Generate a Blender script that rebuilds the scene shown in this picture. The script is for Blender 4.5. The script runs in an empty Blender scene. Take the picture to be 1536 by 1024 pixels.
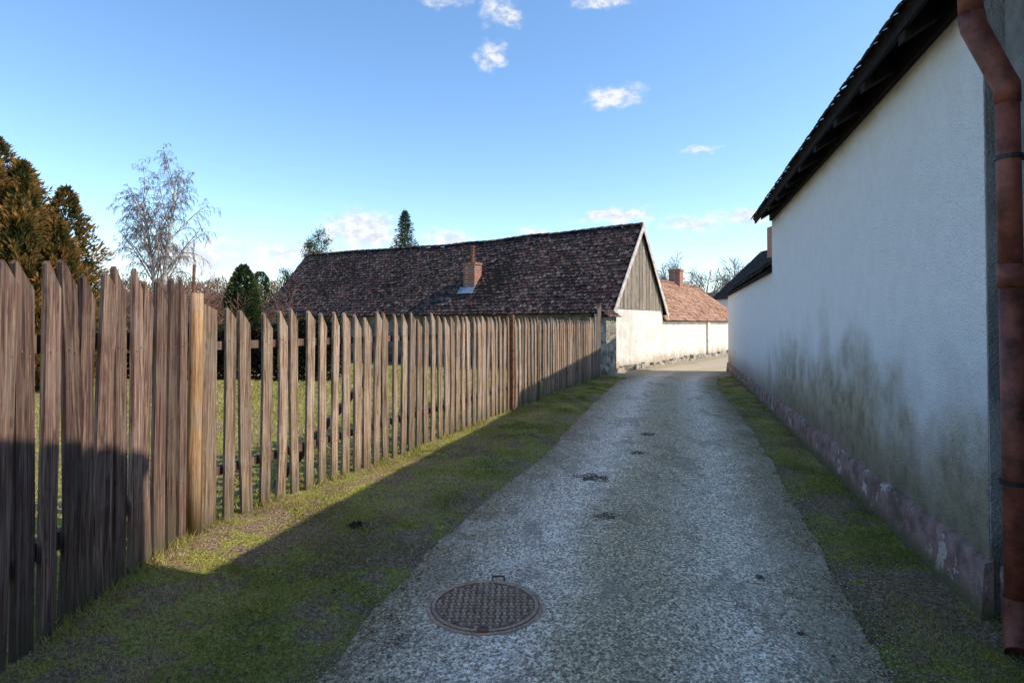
import bpy, math, random
import numpy as np
from mathutils import Vector, noise
random.seed(7); rng=np.random.default_rng(7)
scene=bpy.context.scene
# ------------------------------------------------------------ helpers
def link_obj(o,parent=None):
    scene.collection.objects.link(o)
    if parent: o.parent=parent
    return o
def empty(name):
    o=bpy.data.objects.new(name,None); o.empty_display_size=.3
    return link_obj(o)
def np_mesh(name,V,F,mat,rnd=None,parent=None,smooth=False):
    V=np.asarray(V,dtype=np.float32); F=np.asarray(F,dtype=np.int32)
    k=F.shape[1]; me=bpy.data.meshes.new(name)
    me.vertices.add(len(V)); me.vertices.foreach_set('co',V.ravel())
    me.loops.add(F.size); me.loops.foreach_set('vertex_index',F.ravel())
    me.polygons.add(len(F)); me.polygons.foreach_set('loop_start',np.arange(len(F),dtype=np.int32)*k)
    if rnd is not None:
        a=me.attributes.new('rnd','FLOAT','POINT'); a.data.foreach_set('value',np.asarray(rnd,dtype=np.float32))
    me.update(calc_edges=True); me.validate()
    if smooth: me.polygons.foreach_set('use_smooth',[True]*len(F))
    me.materials.append(mat)
    return link_obj(bpy.data.objects.new(name,me),parent)
class MB:
    def __init__(s): s.v=[]; s.f=[]; s.r=[]
    def add(s,vs,fs,r=0.5):
        b=len(s.v); s.v+= [tuple(p) for p in vs]; s.f+=[tuple(i+b for i in f) for f in fs]; s.r+=[r]*len(vs)
    def box(s,c,ax,ay,az,r=0.5):
        c=Vector(c);ax=Vector(ax);ay=Vector(ay);az=Vector(az)
        vs=[c+ax*i+ay*j+az*k for i in(-1,1) for j in(-1,1) for k in(-1,1)]
        s.add(vs,[(0,1,3,2),(4,6,7,5),(0,4,5,1),(2,3,7,6),(0,2,6,4),(1,5,7,3)],r)
    def prism(s,poly,ex,r=0.5,caps=True,skip=()):
        n=len(poly); ex=Vector(ex)
        vs=[Vector(p) for p in poly]; vs=vs+[p+ex for p in vs]
        fs=[(i,(i+1)%n,n+(i+1)%n,n+i) for i in range(n) if i not in skip]
        if caps: fs+= [tuple(range(n))[::-1],tuple(range(n,2*n))]
        s.add(vs,fs,r)
    def tube(s,pts,rad,n=6,r=0.5,cap=True):
        pts=[Vector(p) for p in pts]; vs=[];m=len(pts)
        for i,p in enumerate(pts):
            t=(pts[min(i+1,m-1)]-pts[max(i-1,0)])
            if t.length<1e-6: t=Vector((0,0,1))
            t.normalize(); a=t.cross(Vector((0.13,1,0.07)))
            if a.length<1e-3: a=t.cross(Vector((1,0,0)))
            a.normalize(); b=t.cross(a)
            R=rad[i] if hasattr(rad,'__len__') else rad
            for k in range(n):
                an=2*math.pi*k/n; vs.append(p+(a*math.cos(an)+b*math.sin(an))*R)
        fs=[(i*n+k,i*n+(k+1)%n,(i+1)*n+(k+1)%n,(i+1)*n+k) for i in range(m-1) for k in range(n)]
        if cap: fs+=[tuple(range(n))[::-1],tuple(range((m-1)*n,m*n))]
        s.add(vs,fs,r)
    def build(s,name,mat,parent=None,smooth=False,fn=None):
        me=bpy.data.meshes.new(name)
        vs=s.v if fn is None else [fn(p) for p in s.v]
        me.from_pydata(vs,[],s.f)
        a=me.attributes.new('rnd','FLOAT','POINT'); a.data.foreach_set('value',s.r)
        me.update()
        if smooth: me.polygons.foreach_set('use_smooth',[True]*len(me.polygons))
        me.materials.append(mat)
        return link_obj(bpy.data.objects.new(name,me),parent)
# ------------------------------------------------------------ node helpers
class NT:
    def __init__(s,name,rough=.85,spec=.25):
        s.m=bpy.data.materials.new(name); s.m.use_nodes=True; s.t=s.m.node_tree
        s.b=s.t.nodes['Principled BSDF']; s.b.inputs['Roughness'].default_value=rough
        s.b.inputs['Specular IOR Level'].default_value=spec
        s.tc=s.n('ShaderNodeTexCoord')
        s.co=s.tc.outputs['Object']
    def n(s,t): return s.t.nodes.new(t)
    def l(s,a,b): s.t.links.new(a,b)
    def put(s,sock,v):
        if isinstance(v,bpy.types.NodeSocket): s.l(v,sock)
        elif isinstance(v,(tuple,list)):
            sock.default_value=tuple(v)+((1,) if len(sock.default_value)==4 and len(v)==3 else ())
        else: sock.default_value=v
    def map(s,sc,vec=None,loc=(0,0,0),rot=(0,0,0)):
        m=s.n('ShaderNodeMapping'); s.l(vec or s.co,m.inputs[0]); m.inputs['Scale'].default_value=sc
        m.inputs['Location'].default_value=loc; m.inputs['Rotation'].default_value=rot; return m.outputs[0]
    def noise(s,scale,detail=4,rough=.6,vec=None,dist=0):
        m=s.n('ShaderNodeTexNoise'); s.l(vec or s.co,m.inputs['Vector'])
        m.inputs['Scale'].default_value=scale; m.inputs['Detail'].default_value=detail
        m.inputs['Roughness'].default_value=rough; m.inputs['Distortion'].default_value=dist; return m.outputs['Fac']
    def vor(s,scale,vec=None,feat='F1',out='Distance'):
        m=s.n('ShaderNodeTexVoronoi'); s.l(vec or s.co,m.inputs['Vector']); m.inputs['Scale'].default_value=scale
        m.feature=feat; return m.outputs[out]
    def ramp(s,fac,stops):
        m=s.n('ShaderNodeValToRGB'); s.put(m.inputs[0],fac); e=m.color_ramp.elements
        while len(e)<len(stops): e.new(.5)
        for i,(p,c) in enumerate(stops):
            e[i].position=p
            if not isinstance(c,(tuple,list)): c=(c,c,c)
            e[i].color=tuple(c)+(1,)
        return m.outputs[0]
    def mix(s,f,a,b,bt='MIX'):
        m=s.n('ShaderNodeMix'); m.data_type='RGBA'; m.blend_type=bt
        s.put(m.inputs[0],f); s.put(m.inputs[6],a); s.put(m.inputs[7],b); return m.outputs[2]
    def math(s,op,a,b=0.0,c=None):
        m=s.n('ShaderNodeMath'); m.operation=op; s.put(m.inputs[0],a); s.put(m.inputs[1],b)
        if c is not None: s.put(m.inputs[2],c)
        return m.outputs[0]
    def attr(s,name='rnd'):
        m=s.n('ShaderNodeAttribute'); m.attribute_name=name; return m.outputs['Fac']
    def sep(s,vec=None):
        m=s.n('ShaderNodeSeparateXYZ'); s.l(vec or s.co,m.inputs[0]); return m.outputs
    def comb(s,x,y,z):
        m=s.n('ShaderNodeCombineXYZ'); s.put(m.inputs[0],x);s.put(m.inputs[1],y);s.put(m.inputs[2],z); return m.outputs[0]
    def step(s,v,a,b):
        m=s.n('ShaderNodeMapRange'); m.interpolation_type='SMOOTHSTEP'
        s.put(m.inputs[0],v); m.inputs[1].default_value=a; m.inputs[2].default_value=b; return m.outputs[0]
    def col(s,c): s.put(s.b.inputs['Base Color'],c)
    def bump(s,h,st=.4,d=.02):
        m=s.n('ShaderNodeBump'); m.inputs['Strength'].default_value=st; m.inputs['Distance'].default_value=d
        s.put(m.inputs['Height'],h); s.l(m.outputs[0],s.b.inputs['Normal'])
# ------------------------------------------------------------ materials
def wood_mat(name,dark,mid,light,sc=1.0,grey=(.38,.32,.26),ga=.42):
    t=NT(name,.85,.15); r=t.attr()
    off=t.comb(t.math('MULTIPLY',r,37.0),t.math('MULTIPLY',r,91.0),t.math('MULTIPLY',r,13.0))
    v=t.n('ShaderNodeVectorMath'); v.operation='ADD'; t.l(t.co,v.inputs[0]); t.l(off,v.inputs[1])
    vec=v.outputs[0]
    g=t.noise(1,5,.65,t.map((58*sc,58*sc,1.9*sc),vec),.9)
    g2=t.noise(1,3,.7,t.map((190,190,4),vec),.3)
    b=t.noise(3.5,3,.65,vec)
    c=t.ramp(g,[(.37,dark),(.5,mid),(.63,light)])
    c=t.mix(t.math('MULTIPLY',t.step(b,.46,.64),ga),c,grey)
    c=t.mix(1.0,c,t.ramp(r,[(0,.50),(.5,.98),(1,1.45)]),'MULTIPLY')
    c=t.mix(t.step(g2,.52,.62),c,t.mix(.72,c,dark))
    kn=t.vor(3.2,t.map((3.2,3.2,.9),vec)); c=t.mix(t.step(kn,.12,.06),c,t.mix(.3,dark,c))
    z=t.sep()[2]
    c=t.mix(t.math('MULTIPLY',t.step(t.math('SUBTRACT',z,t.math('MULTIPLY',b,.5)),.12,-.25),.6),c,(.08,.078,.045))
    t.col(c); t.bump(t.math('ADD',g,t.math('MULTIPLY',g2,-.8)),.9,.01); return t.m
M_picket=wood_mat('picket_wood',(.105,.068,.047),(.305,.205,.138),(.49,.37,.26))
M_picket_dark=wood_mat('picket_wood_dark',(.07,.042,.036),(.20,.12,.09),(.36,.255,.185),1,(.27,.21,.17))
M_post=wood_mat('post_wood',(.24,.13,.06),(.44,.26,.13),(.56,.37,.2))
M_oldwood=wood_mat('old_boards',(.10,.085,.065),(.24,.20,.15),(.40,.35,.28),.6)
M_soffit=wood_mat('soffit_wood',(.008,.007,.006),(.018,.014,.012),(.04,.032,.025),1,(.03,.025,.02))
def grimy_white():
    t=NT('white_roughcast',.92,.1); s=t.sep(); z=s[2]
    n1=t.noise(.55,3,.55); n2=t.noise(6,5,.72); n3=t.noise(75,3,.7); n4=t.noise(2.2,4,.65)
    damp=t.math('ADD',1.0,t.math('MULTIPLY',t.step(s[1],6.5,13.5),-.62))     # rising damp, strongest at the near end
    h=t.math('MULTIPLY',t.math('ADD',t.math('MULTIPLY',t.step(n1,.35,.65),.55),t.math('ADD',t.math('MULTIPLY',n4,.9),.52)),damp)
    zz=t.math('SUBTRACT',z,h)
    g=t.step(zz,.45,-.85)
    c=t.ramp(n2,[(.4,(.90,.87,.835)),(.62,(.94,.92,.89))])
    dirt=t.ramp(n2,[(.40,(.23,.18,.095)),(.60,(.46,.38,.24))])
    c=t.mix(t.math('MULTIPLY',g,.93),c,dirt)
    c=t.mix(t.math('MULTIPLY',t.step(t.math('SUBTRACT',z,t.math('MULTIPLY',n2,.6)),.50,.0),.5),c,(.15,.13,.075))
    c=t.mix(t.math('MULTIPLY',t.step(n3,.53,.63),.14),c,(.45,.45,.46))
    t.col(c); v=t.vor(80); t.bump(t.math('ADD',n3,t.math('ADD',t.math('MULTIPLY',v,-.7),t.math('MULTIPLY',n2,.3))),1.0,.014); return t.m
M_white=grimy_white()
def plaster(name,a,b,base=None,bs=.6,bumpd=.012,bz=(.15,-.25)):
    t=NT(name,.9,.15); n=t.noise(3,5,.65); n3=t.noise(80,3,.6)
    c=t.ramp(n,[(.4,a),(.62,b)])
    if base:
        zz=t.math('SUBTRACT',t.sep()[2],t.math('MULTIPLY',t.noise(2.0,4,.7),.9))
        c=t.mix(t.step(zz,*bz),c,base)
    t.col(c); t.bump(t.math('ADD',n3,t.noise(14,4)),bs,bumpd); return t.m
M_greyplaster=plaster('grey_roughcast',(.30,.29,.27),(.50,.48,.45),(.20,.17,.13),1.0,.03)
M_farwhite=plaster('lime_plaster',(.62,.57,.49),(.80,.76,.68),(.40,.33,.23),.6,.012,(.1,-.4))
M_barnwall=plaster('barn_plaster',(.13,.11,.09),(.30,.27,.22),(.07,.06,.05))
def plinth_mat():
    t=NT('plinth_plaster',.9,.12); n=t.noise(6,5,.7); p=t.noise(2.6,5,.75)
    c=t.ramp(n,[(.38,(.17,.105,.09)),(.5,(.28,.18,.155)),(.64,(.38,.265,.225))])
    c=t.mix(t.math('MULTIPLY',t.step(p,.575,.60),.75),c,(.60,.53,.46))
    c=t.mix(t.math('MULTIPLY',t.step(t.noise(3,4,.7,t.map((1,1,1),None,(5,5,5))),.52,.62),.7),c,(.13,.105,.07))
    zz=t.math('SUBTRACT',t.sep()[2],t.math('MULTIPLY',n,.25)); c=t.mix(t.step(zz,.05,-.08),c,(.13,.12,.06))
    t.col(c); t.bump(t.math('ADD',n,t.math('ADD',p,t.math('MULTIPLY',t.noise(60,3),.7))),1.0,.018); return t.m
M_plinth=plinth_mat()
def tile_mat(name,cols,lichen=.3):
    t=NT(name,.9,.12); r=t.attr(); n=t.noise(9,4,.7); big=t.noise(.8,4,.65)
    c=t.ramp(r,[(i/(len(cols)-1),k) for i,k in enumerate(cols)])
    c=t.mix(t.math('MULTIPLY',t.step(big,.42,.6),.7),c,t.mix(.7,c,cols[0]))
    c=t.mix(t.math('MULTIPLY',t.step(n,.55,.63),lichen),c,(.40,.38,.32))
    c=t.mix(t.math('MULTIPLY',t.step(t.noise(5,4,.7,t.map((1,1,1),None,(9,2,4))),.50,.60),.75),c,(.022,.018,.018))
    t.col(c); t.bump(n,.5,.01); return t.m
M_tile_old=tile_mat('old_beaver_tiles',[(.026,.019,.020),(.065,.037,.034),(.115,.058,.047),(.19,.125,.105)],.55)
M_tile_red=tile_mat('red_tiles',[(.34,.17,.10),(.46,.25,.15),(.54,.33,.21),(.42,.27,.19)],.25)
M_tile_dark=tile_mat('dark_tiles',[(.022,.018,.017),(.04,.03,.027),(.06,.042,.036)],.15)
def brick_mat():
    t=NT('chimney_brick',.9,.15); s=t.sep()
    v=t.comb(t.math('ADD',s[0],s[1]),s[2],0.0)
    b=t.n('ShaderNodeTexBrick'); t.l(v,b.inputs['Vector']); b.inputs['Scale'].default_value=1
    b.inputs['Brick Width'].default_value=.27; b.inputs['Row Height'].default_value=.085; b.inputs['Mortar Size'].default_value=.01
    b.inputs['Color1'].default_value=(.38,.14,.08,1); b.inputs['Color2'].default_value=(.26,.10,.06,1); b.inputs['Mortar'].default_value=(.4,.35,.3,1)
    n=t.noise(8,5,.7); t.col(t.mix(t.step(n,.5,.75),b.outputs[0],(.12,.08,.06))); t.bump(b.outputs['Fac'],-.5,.01); return t.m
M_brick=brick_mat()
def stone_mat():
    t=NT('rubble_stone',.9,.15); v=t.vor(5,None,'DISTANCE_TO_EDGE'); cc=t.vor(5,None,'F1','Color')
    g=t.n('ShaderNodeRGBToBW'); t.l(cc,g.inputs[0])
    c=t.ramp(g.outputs[0],[(.2,(.18,.15,.12)),(.5,(.33,.29,.23)),(.8,(.5,.46,.4))])
    c=t.mix(t.step(v,.08,.02),c,(.4,.36,.3)); t.col(c); t.bump(t.math('ADD',t.step(v,.0,.12),t.noise(30,4)),.8,.03); return t.m
M_stone=stone_mat()
def simple(name,c,rough=.5,spec=.4,metal=0,var=.25,sc=6):
    t=NT(name,rough,spec); n=t.noise(sc,5,.7); k=tuple(x*(1-var*1.6) for x in c); h=tuple(min(1,x*(1+var)) for x in c)
    t.col(t.ramp(n,[(.35,k),(.65,h)])); t.b.inputs['Metallic'].default_value=metal; t.bump(t.noise(sc*5,3),.2,.003); return t.m
M_pipe=simple('painted_downpipe',(.20,.056,.034),.55,.35,0,.4,7)
M_clamp=simple('black_iron',(.012,.012,.013),.5,.4)
M_rust=simple('rusty_steel',(.22,.10,.055),.8,.2,0,.4,20)
M_flash=simple('lead_flashing',(.26,.31,.38),.5,.4,.2)
M_paintboard=simple('weathered_bargeboard',(.55,.50,.44),.8,.2)
M_bark=simple('brown_bark',(.12,.085,.06),.9,.1,0,.4,9)
def birchbark():
    t=NT('birch_bark',.8,.2); n=t.noise(1,4,.7,t.map((3,3,9))); r=t.attr()
    c=t.ramp(n,[(.38,(.12,.10,.09)),(.46,(.55,.52,.48)),(.8,(.70,.67,.62))]); c=t.mix(t.step(r,.05,.45),c,(.15,.115,.10)); t.col(c); return t.m
M_birch=birchbark()
M_twig=simple('bare_twigs',(.24,.14,.10),.9,.1)
M_twig_far=simple('far_twigs',(.24,.19,.17),.9,.1)
def foliage(name,cols,tr_=.25):
    t=NT(name,.75,.15); r=t.attr(); c=t.ramp(r,[(i/(len(cols)-1),k) for i,k in enumerate(cols)]); t.col(c)
    tr=t.n('ShaderNodeBsdfTranslucent'); t.l(c,tr.inputs[0])
    ms=t.n('ShaderNodeMixShader'); ms.inputs[0].default_value=tr_; out=[k for k in t.t.nodes if k.type=='OUTPUT_MATERIAL'][0]
    t.l(t.b.outputs[0],ms.inputs[1]); t.l(tr.outputs[0],ms.inputs[2]); t.l(ms.outputs[0],out.inputs[0]); return t.m
M_thuja=foliage('winter_thuja_foliage',[(.025,.035,.012),(.075,.085,.02),(.17,.115,.03),(.36,.19,.055)],.35)
M_spruce=foliage('spruce_needles',[(.02,.04,.025),(.045,.075,.045),(.08,.12,.07)])
M_ever=foliage('evergreen_foliage',[(.02,.04,.016),(.05,.085,.028),(.11,.14,.04)])
M_hedge=foliage('hedge_foliage',[(.010,.012,.007),(.022,.026,.013),(.055,.038,.025)])
M_grass=foliage('grass_blades',[(.18,.185,.04),(.33,.33,.065),(.48,.43,.12),(.64,.52,.28)],.4)
M_leaf=foliage('dead_leaves',[(.10,.06,.04),(.24,.14,.08),(.40,.28,.18)])
M_hill=simple('hill_cover',(.13,.12,.09),.95,.05,0,.4,.05)
# ------------------------------------------------------------ road & ground
Ly=[-8,0,2.59,3.21,4.04,5.47,7.15,9.96,12.7,16,18.6,21.8,24.9,27.4,33,45]
Lx=[-1.5,-1.0,-.86,-.74,-.575,-.17,.42,1.12,1.88,2.8,3.97,5.86,8.1,9.8,15,30]
Ry=[-8,0,2.59,3.36,4.57,6.49,9,12.1,15,17.2,18.6,19.6,21,24,33,45]
Rx=[.4,1.1,1.62,1.87,2.24,2.83,3.55,4.33,5.1,5.9,6.5,7.2,9.5,15,30,50]
def rl(y): return np.interp(y,Ly,Lx)
def rr(y): return np.interp(y,Ry,Rx)
def pn(x,y):
    return (np.sin(x*3.1+1.3*np.sin(y*1.7))*np.cos(y*2.3+1.1*np.sin(x*2.1))+.6*np.sin(x*7.3+2*y+1.0)*np.cos(y*6.1-x*2.2)+.35*np.sin(x*15.1+y*4)*np.cos(y*13.7-3*x))/1.6
def gh(x,y):
    x=np.asarray(x,float);y=np.asarray(y,float)
    dist=np.maximum(rl(y)-x,x-rr(y))+.05*pn(x*1.3+4,y*1.3); m=np.clip((dist+.10)/.5,0,1); m=m*m*(3-2*m)
    far=np.clip((30-np.abs(y))/8,0,1)
    return -.010+m*(.045+.028*pn(x,y))*far
def ground_mat():
    t=NT('ground_soil_grass',.95,.1); s=t.sep()
    a=t.noise(1.1,4,.7); b=t.noise(6,4,.7); f=t.noise(45,4,.7); k=t.vor(70)
    soil=t.ramp(f,[(.38,(.16,.105,.058)),(.52,(.29,.205,.12)),(.64,(.46,.35,.22))])
    moss=t.ramp(f,[(.38,(.17,.175,.035)),(.52,(.31,.30,.065)),(.64,(.47,.41,.14))])
    c=t.mix(t.step(t.math('ADD',t.math('MULTIPLY',a,.6),t.math('MULTIPLY',b,.4)),.47,.53),soil,moss)
    sand=t.ramp(f,[(.38,(.28,.22,.14)),(.62,(.50,.42,.29))])
    q=t.math('MULTIPLY',t.step(t.math('ADD',s[1],t.math('MULTIPLY',b,1.5)),17.2,18.6),t.step(s[0],1.5,3.5))
    c=t.mix(q,c,sand)
    t.col(c); t.bump(t.math('ADD',f,t.math('MULTIPLY',k,.5)),1.0,.025); return t.m
M_ground=ground_mat()
def axis(lo,hi,st,far):
    c=list(np.arange(lo,hi+1e-6,st)); return np.array([-f for f in far[::-1] if -f<lo]+c+[f for f in far if f>hi])
xs=axis(-9,9,.1,[10,12,15,20,30,50,90,160,300,600]); ys=axis(-3,21,.1,[22,24,27,32,40,60,100,180,320,600,5,10])
ys=np.array(sorted(set(ys.tolist()))); xs=np.array(sorted(set(xs.tolist())))
X,Y=np.meshgrid(xs,ys); Z=gh(X,Y); nx=len(xs); ny=len(ys)
V=np.stack([X,Y,Z],-1).reshape(-1,3)
ii,jj=np.meshgrid(np.arange(nx-1),np.arange(ny-1)); q=(jj*nx+ii).ravel()
np_mesh('ground',V,np.stack([q,q+1,q+nx+1,q+nx],-1),M_ground,smooth=True)
def road_mat():
    t=NT('worn_asphalt',1.0,.0); u=t.attr()
    big=t.noise(.8,5,.65); med=t.noise(4,5,.72); vor=t.vor(85); vc=t.vor(85,None,'F1','Color')
    sp_=t.noise(34,4,.8)
    g=t.n('ShaderNodeRGBToBW'); t.l(vc,g.inputs[0])
    uu=t.math('ADD',u,t.math('MULTIPLY',t.math('SUBTRACT',med,.5),.30))
    base=t.ramp(uu,[(0,(.37,.27,.155)),(.10,(.56,.435,.295)),(.28,(.97,.76,.575)),(.44,(.62,.465,.285)),(.57,(.60,.46,.29)),(.76,(.90,.725,.54)),(.91,(.46,.355,.225)),(1,(.30,.225,.13))])
    c=t.mix(t.math('MULTIPLY',t.step(med,.44,.60),.4),base,t.mix(.5,base,(.36,.27,.18)))
    stone=t.ramp(g.outputs[0],[(.18,.40),(.42,.90),(.6,1.15),(.82,2.0)])
    c=t.mix(.85,c,stone,'MULTIPLY')
    c=t.mix(1,c,t.ramp(sp_,[(.38,.68),(.5,1.03),(.63,1.38)]),'MULTIPLY')
    p=t.step(t.math('ADD',t.math('MULTIPLY',big,.6),t.math('MULTIPLY',med,.4)),.50,.58)
    c=t.mix(t.math('MULTIPLY',p,.3),c,(.86,.71,.54))
    d=t.step(t.noise(1.7,5,.75,t.map((1.6,.6,1),None,(3,8,1))),.53,.62)
    c=t.mix(t.math('MULTIPLY',d,.45),c,(.30,.23,.15))
    s=t.sep(); q2=t.step(t.math('ADD',s[1],t.math('MULTIPLY',med,3)),18.5,21); c=t.mix(t.math('MULTIPLY',q2,.9),c,(.46,.39,.29))
    t.col(c); t.bump(t.math('ADD',t.math('MULTIPLY',vor,-1.0),t.math('ADD',sp_,med)),.9,.009); return t.m
M_road=road_mat()
yr=np.concatenate([np.arange(-8,22,.06),np.arange(22,45,.5)]); nc=14
us=np.linspace(0,1,nc); V=[];R=[]
for y in yr:
    a=rl(y)+.04*noise.noise((0,y*2,0))+.04*noise.noise((3,y*11,0)); b=rr(y)+.04*noise.noise((7,y*2,0))+.04*noise.noise((9,y*11,0))
    for u in us: V.append((a+(b-a)*u,y,.004)); R.append(u)
n=len(yr); ii,jj=np.meshgrid(np.arange(nc-1),np.arange(n-1)); q=(jj*nc+ii).ravel()
np_mesh('road',V,np.stack([q,q+1,q+nc+1,q+nc],-1),M_road,R)
def scatter_pebbles(name,pts,smin,smax,mat):
    n=len(pts); o=np.array([(1,0,0),(-1,0,0),(0,1,0),(0,-1,0),(0,0,1),(0,0,-1)],float)
    s=rng.uniform(smin,smax,(n,1,1))*rng.uniform(.6,1.3,(n,6,1)); P=pts[:,None,:]+o[None]*s*np.array([1,1,.6])
    F=np.array([(0,2,4),(2,1,4),(1,3,4),(3,0,4),(2,0,5),(1,2,5),(3,1,5),(0,3,5)])
    return np_mesh(name,P.reshape(-1,3),(F[None]+6*np.arange(n)[:,None,None]).reshape(-1,3),mat,np.repeat(rng.random(n),6))
t=NT('gravel_stone',.9,.1); t.col(t.ramp(t.attr(),[(0,(.26,.19,.13)),(.5,(.50,.40,.29)),(1,(.80,.68,.53))])); M_gravel=t.m
NP=32000; py=1.8+12*rng.random(NP)**1.7; side=rng.random(NP)<.5
px=np.where(side,rl(py)+rng.normal(0.02,.14,NP),rr(py)-rng.normal(0.02,.17,NP))
px[19000:]=rng.uniform(0,1,NP-19000)*(rr(py[19000:])-rl(py[19000:]))+rl(py[19000:])
pz=np.maximum(gh(px,py),.004)+.001
scatter_pebbles('gravel',np.stack([px,py,pz],-1),.002,.007,M_gravel)
# ------------------------------------------------------------ grass
def fbm(x,y,s,o=0.0): return np.array([noise.noise((a*s+o,b*s,o*1.7)) for a,b in zip(x,y)])
def blades(name,x,y,hmin,hmax,w0,wk,rb):
    n=len(x); z=gh(x,y)-.004; a=rng.uniform(0,2*np.pi,n); h=rng.uniform(hmin,hmax,n)
    w=w0+wk*y; la=rng.uniform(0,2*np.pi,n); lean=h*rng.uniform(.3,1.1,n)
    b0=np.stack([x-np.cos(a)*w,y-np.sin(a)*w,z],-1); b1=np.stack([x+np.cos(a)*w,y+np.sin(a)*w,z],-1)
    tp=np.stack([x+np.cos(la)*lean,y+np.sin(la)*lean,z+h],-1)
    V=np.stack([b0,b1,tp],1).reshape(-1,3); F=np.arange(3*n).reshape(-1,3)
    return np_mesh(name,V,F,M_grass,np.repeat(np.clip(rb,0,1),3))
def fence_x(y): return np.where(y<4.35,-2.33-.05*(y-4.3),-2.30+.378*(y-4.43))
def verge(nn,side):
    y=1.6+15.5*rng.random(nn)**2.0; u=rng.random(nn)
    if side=='l': a=fence_x(y)-.25; b=rl(y)+.10
    else: a=rr(y)-.12; b=1.588+.278*y-.02
    x=a+(b-a)*u; m=fbm(x,y,1.3)+.6*fbm(x,y,4.5,3.0)
    edge=np.minimum((b-x),(x-a)+.25) if side=='l' else (x-a)
    keep=(m+rng.normal(0,.17,nn)+np.clip(edge*1.0,0,.42)-(.28 if side=='l' else .34)>0)
    return x[keep],y[keep],m[keep]
x,y,m=verge(170000,'l'); x2,y2,m2=verge(75000,'r')
x=np.concatenate([x,x2]);y=np.concatenate([y,y2]);m=np.concatenate([m,m2])
blades('verge_grass',x,y,.008,.028,.0014,.0006,.42+.85*fbm(x,y,2.1,8)+.25*m+rng.normal(0,.2,len(x)))
yy=2.2+13*rng.random(7000)**1.6; xx=fence_x(yy)+rng.normal(0.0,.07,7000); k=fbm(xx,yy,3,5)>-.02; xx=xx[k];yy=yy[k]
blades('fence_base_grass',xx,yy,.03,.09,.002,.0004,.5+rng.normal(0,.28,len(xx)))
nn=60000; y=3+17*rng.random(nn)**1.3; x=fence_x(y)-.1-9*rng.random(nn)**1.2
blades('garden_grass',x,y,.02,.07,.003,.0009,.56+.4*fbm(x,y,.8,2)+rng.normal(0,.18,nn))
def flat_leaves(name,x,y,s,mat):
    n=len(x); z=np.maximum(gh(x,y)+.012,.009); a=rng.uniform(0,6.28,n); L=rng.uniform(.5,1,n)*s; W=L*.55
    d=np.stack([np.cos(a),np.sin(a),rng.uniform(-.3,.3,n)],-1); e=np.stack([-np.sin(a),np.cos(a),rng.uniform(-.4,.4,n)],-1)
    c=np.stack([x,y,z],-1)
    P=np.stack([c-d*L[:,None],c+e*W[:,None]+[0,0,.004],c+d*L[:,None],c-e*W[:,None]+[0,0,.006]],1).reshape(-1,3)
    return np_mesh(name,P,np.arange(4*n).reshape(-1,4),mat,np.repeat(rng.random(n),4))
nl=2200; yl=2+9*rng.random(nl)**1.3; s=rng.random(nl)<.6; xl=np.where(s,fence_x(yl)+rng.random(nl)*1.8,rr(yl)+rng.normal(.25,.25,nl))
flat_leaves('fallen_leaves',xl,yl,.016,M_leaf)
def clod(name,cx,cy,r,h,mat,n=90,flat=1.0,ps=(.03,.09)):
    an=rng.uniform(0,6.28,n); ph=rng.uniform(0,6.28)
    rad=r*np.sqrt(rng.random(n))*(.75+.2*np.sin(2*an+ph)+.15*np.sin(5*an+2*ph))
    P=np.stack([cx+np.cos(an)*rad,cy+np.sin(an)*rad*flat,np.maximum(gh(cx,cy),.004)+np.clip(h*(1-rad/r),.0,1)*rng.random(n)],-1)
    return scatter_pebbles(name,P,r*ps[0],r*ps[1],mat)
t=NT('dark_soil',.95,.1); t.col(t.ramp(t.attr(),[(0,(.02,.014,.01)),(.6,(.055,.04,.03)),(1,(.11,.085,.06))])); M_soil=t.m
t=NT('loose_dirt',.95,.1); t.col(t.ramp(t.attr(),[(0,(.11,.08,.055)),(.6,(.21,.16,.11)),(1,(.36,.29,.21))])); M_dirt=t.m
clod('soil_clod',-1.16,4.5,.07,.045,M_soil,180,1,(.05,.14))
clod('dirt_patch',.81,6.05,.22,.006,M_dirt,1000,.9,(.012,.035)); clod('dirt_patch',.76,4.85,.14,.006,M_dirt,480,.9,(.015,.045))
clod('dirt_patch',-.55,2.98,.08,.005,M_dirt,140,1,(.02,.06)); clod('dirt_patch',1.5,7.2,.12,.006,M_dirt,140); clod('dirt_patch',1.9,8.4,.15,.006,M_dirt,160)
clod('dead_leaf_clump',1.51,3.68,.035,.02,M_leaf,60,1,(.08,.2)); clod('dead_leaf_clump',1.44,3.02,.03,.01,M_leaf,40,1,(.08,.2)); clod('dirt_patch',1.25,3.3,.07,.005,M_dirt,110,1,(.02,.06))
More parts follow.
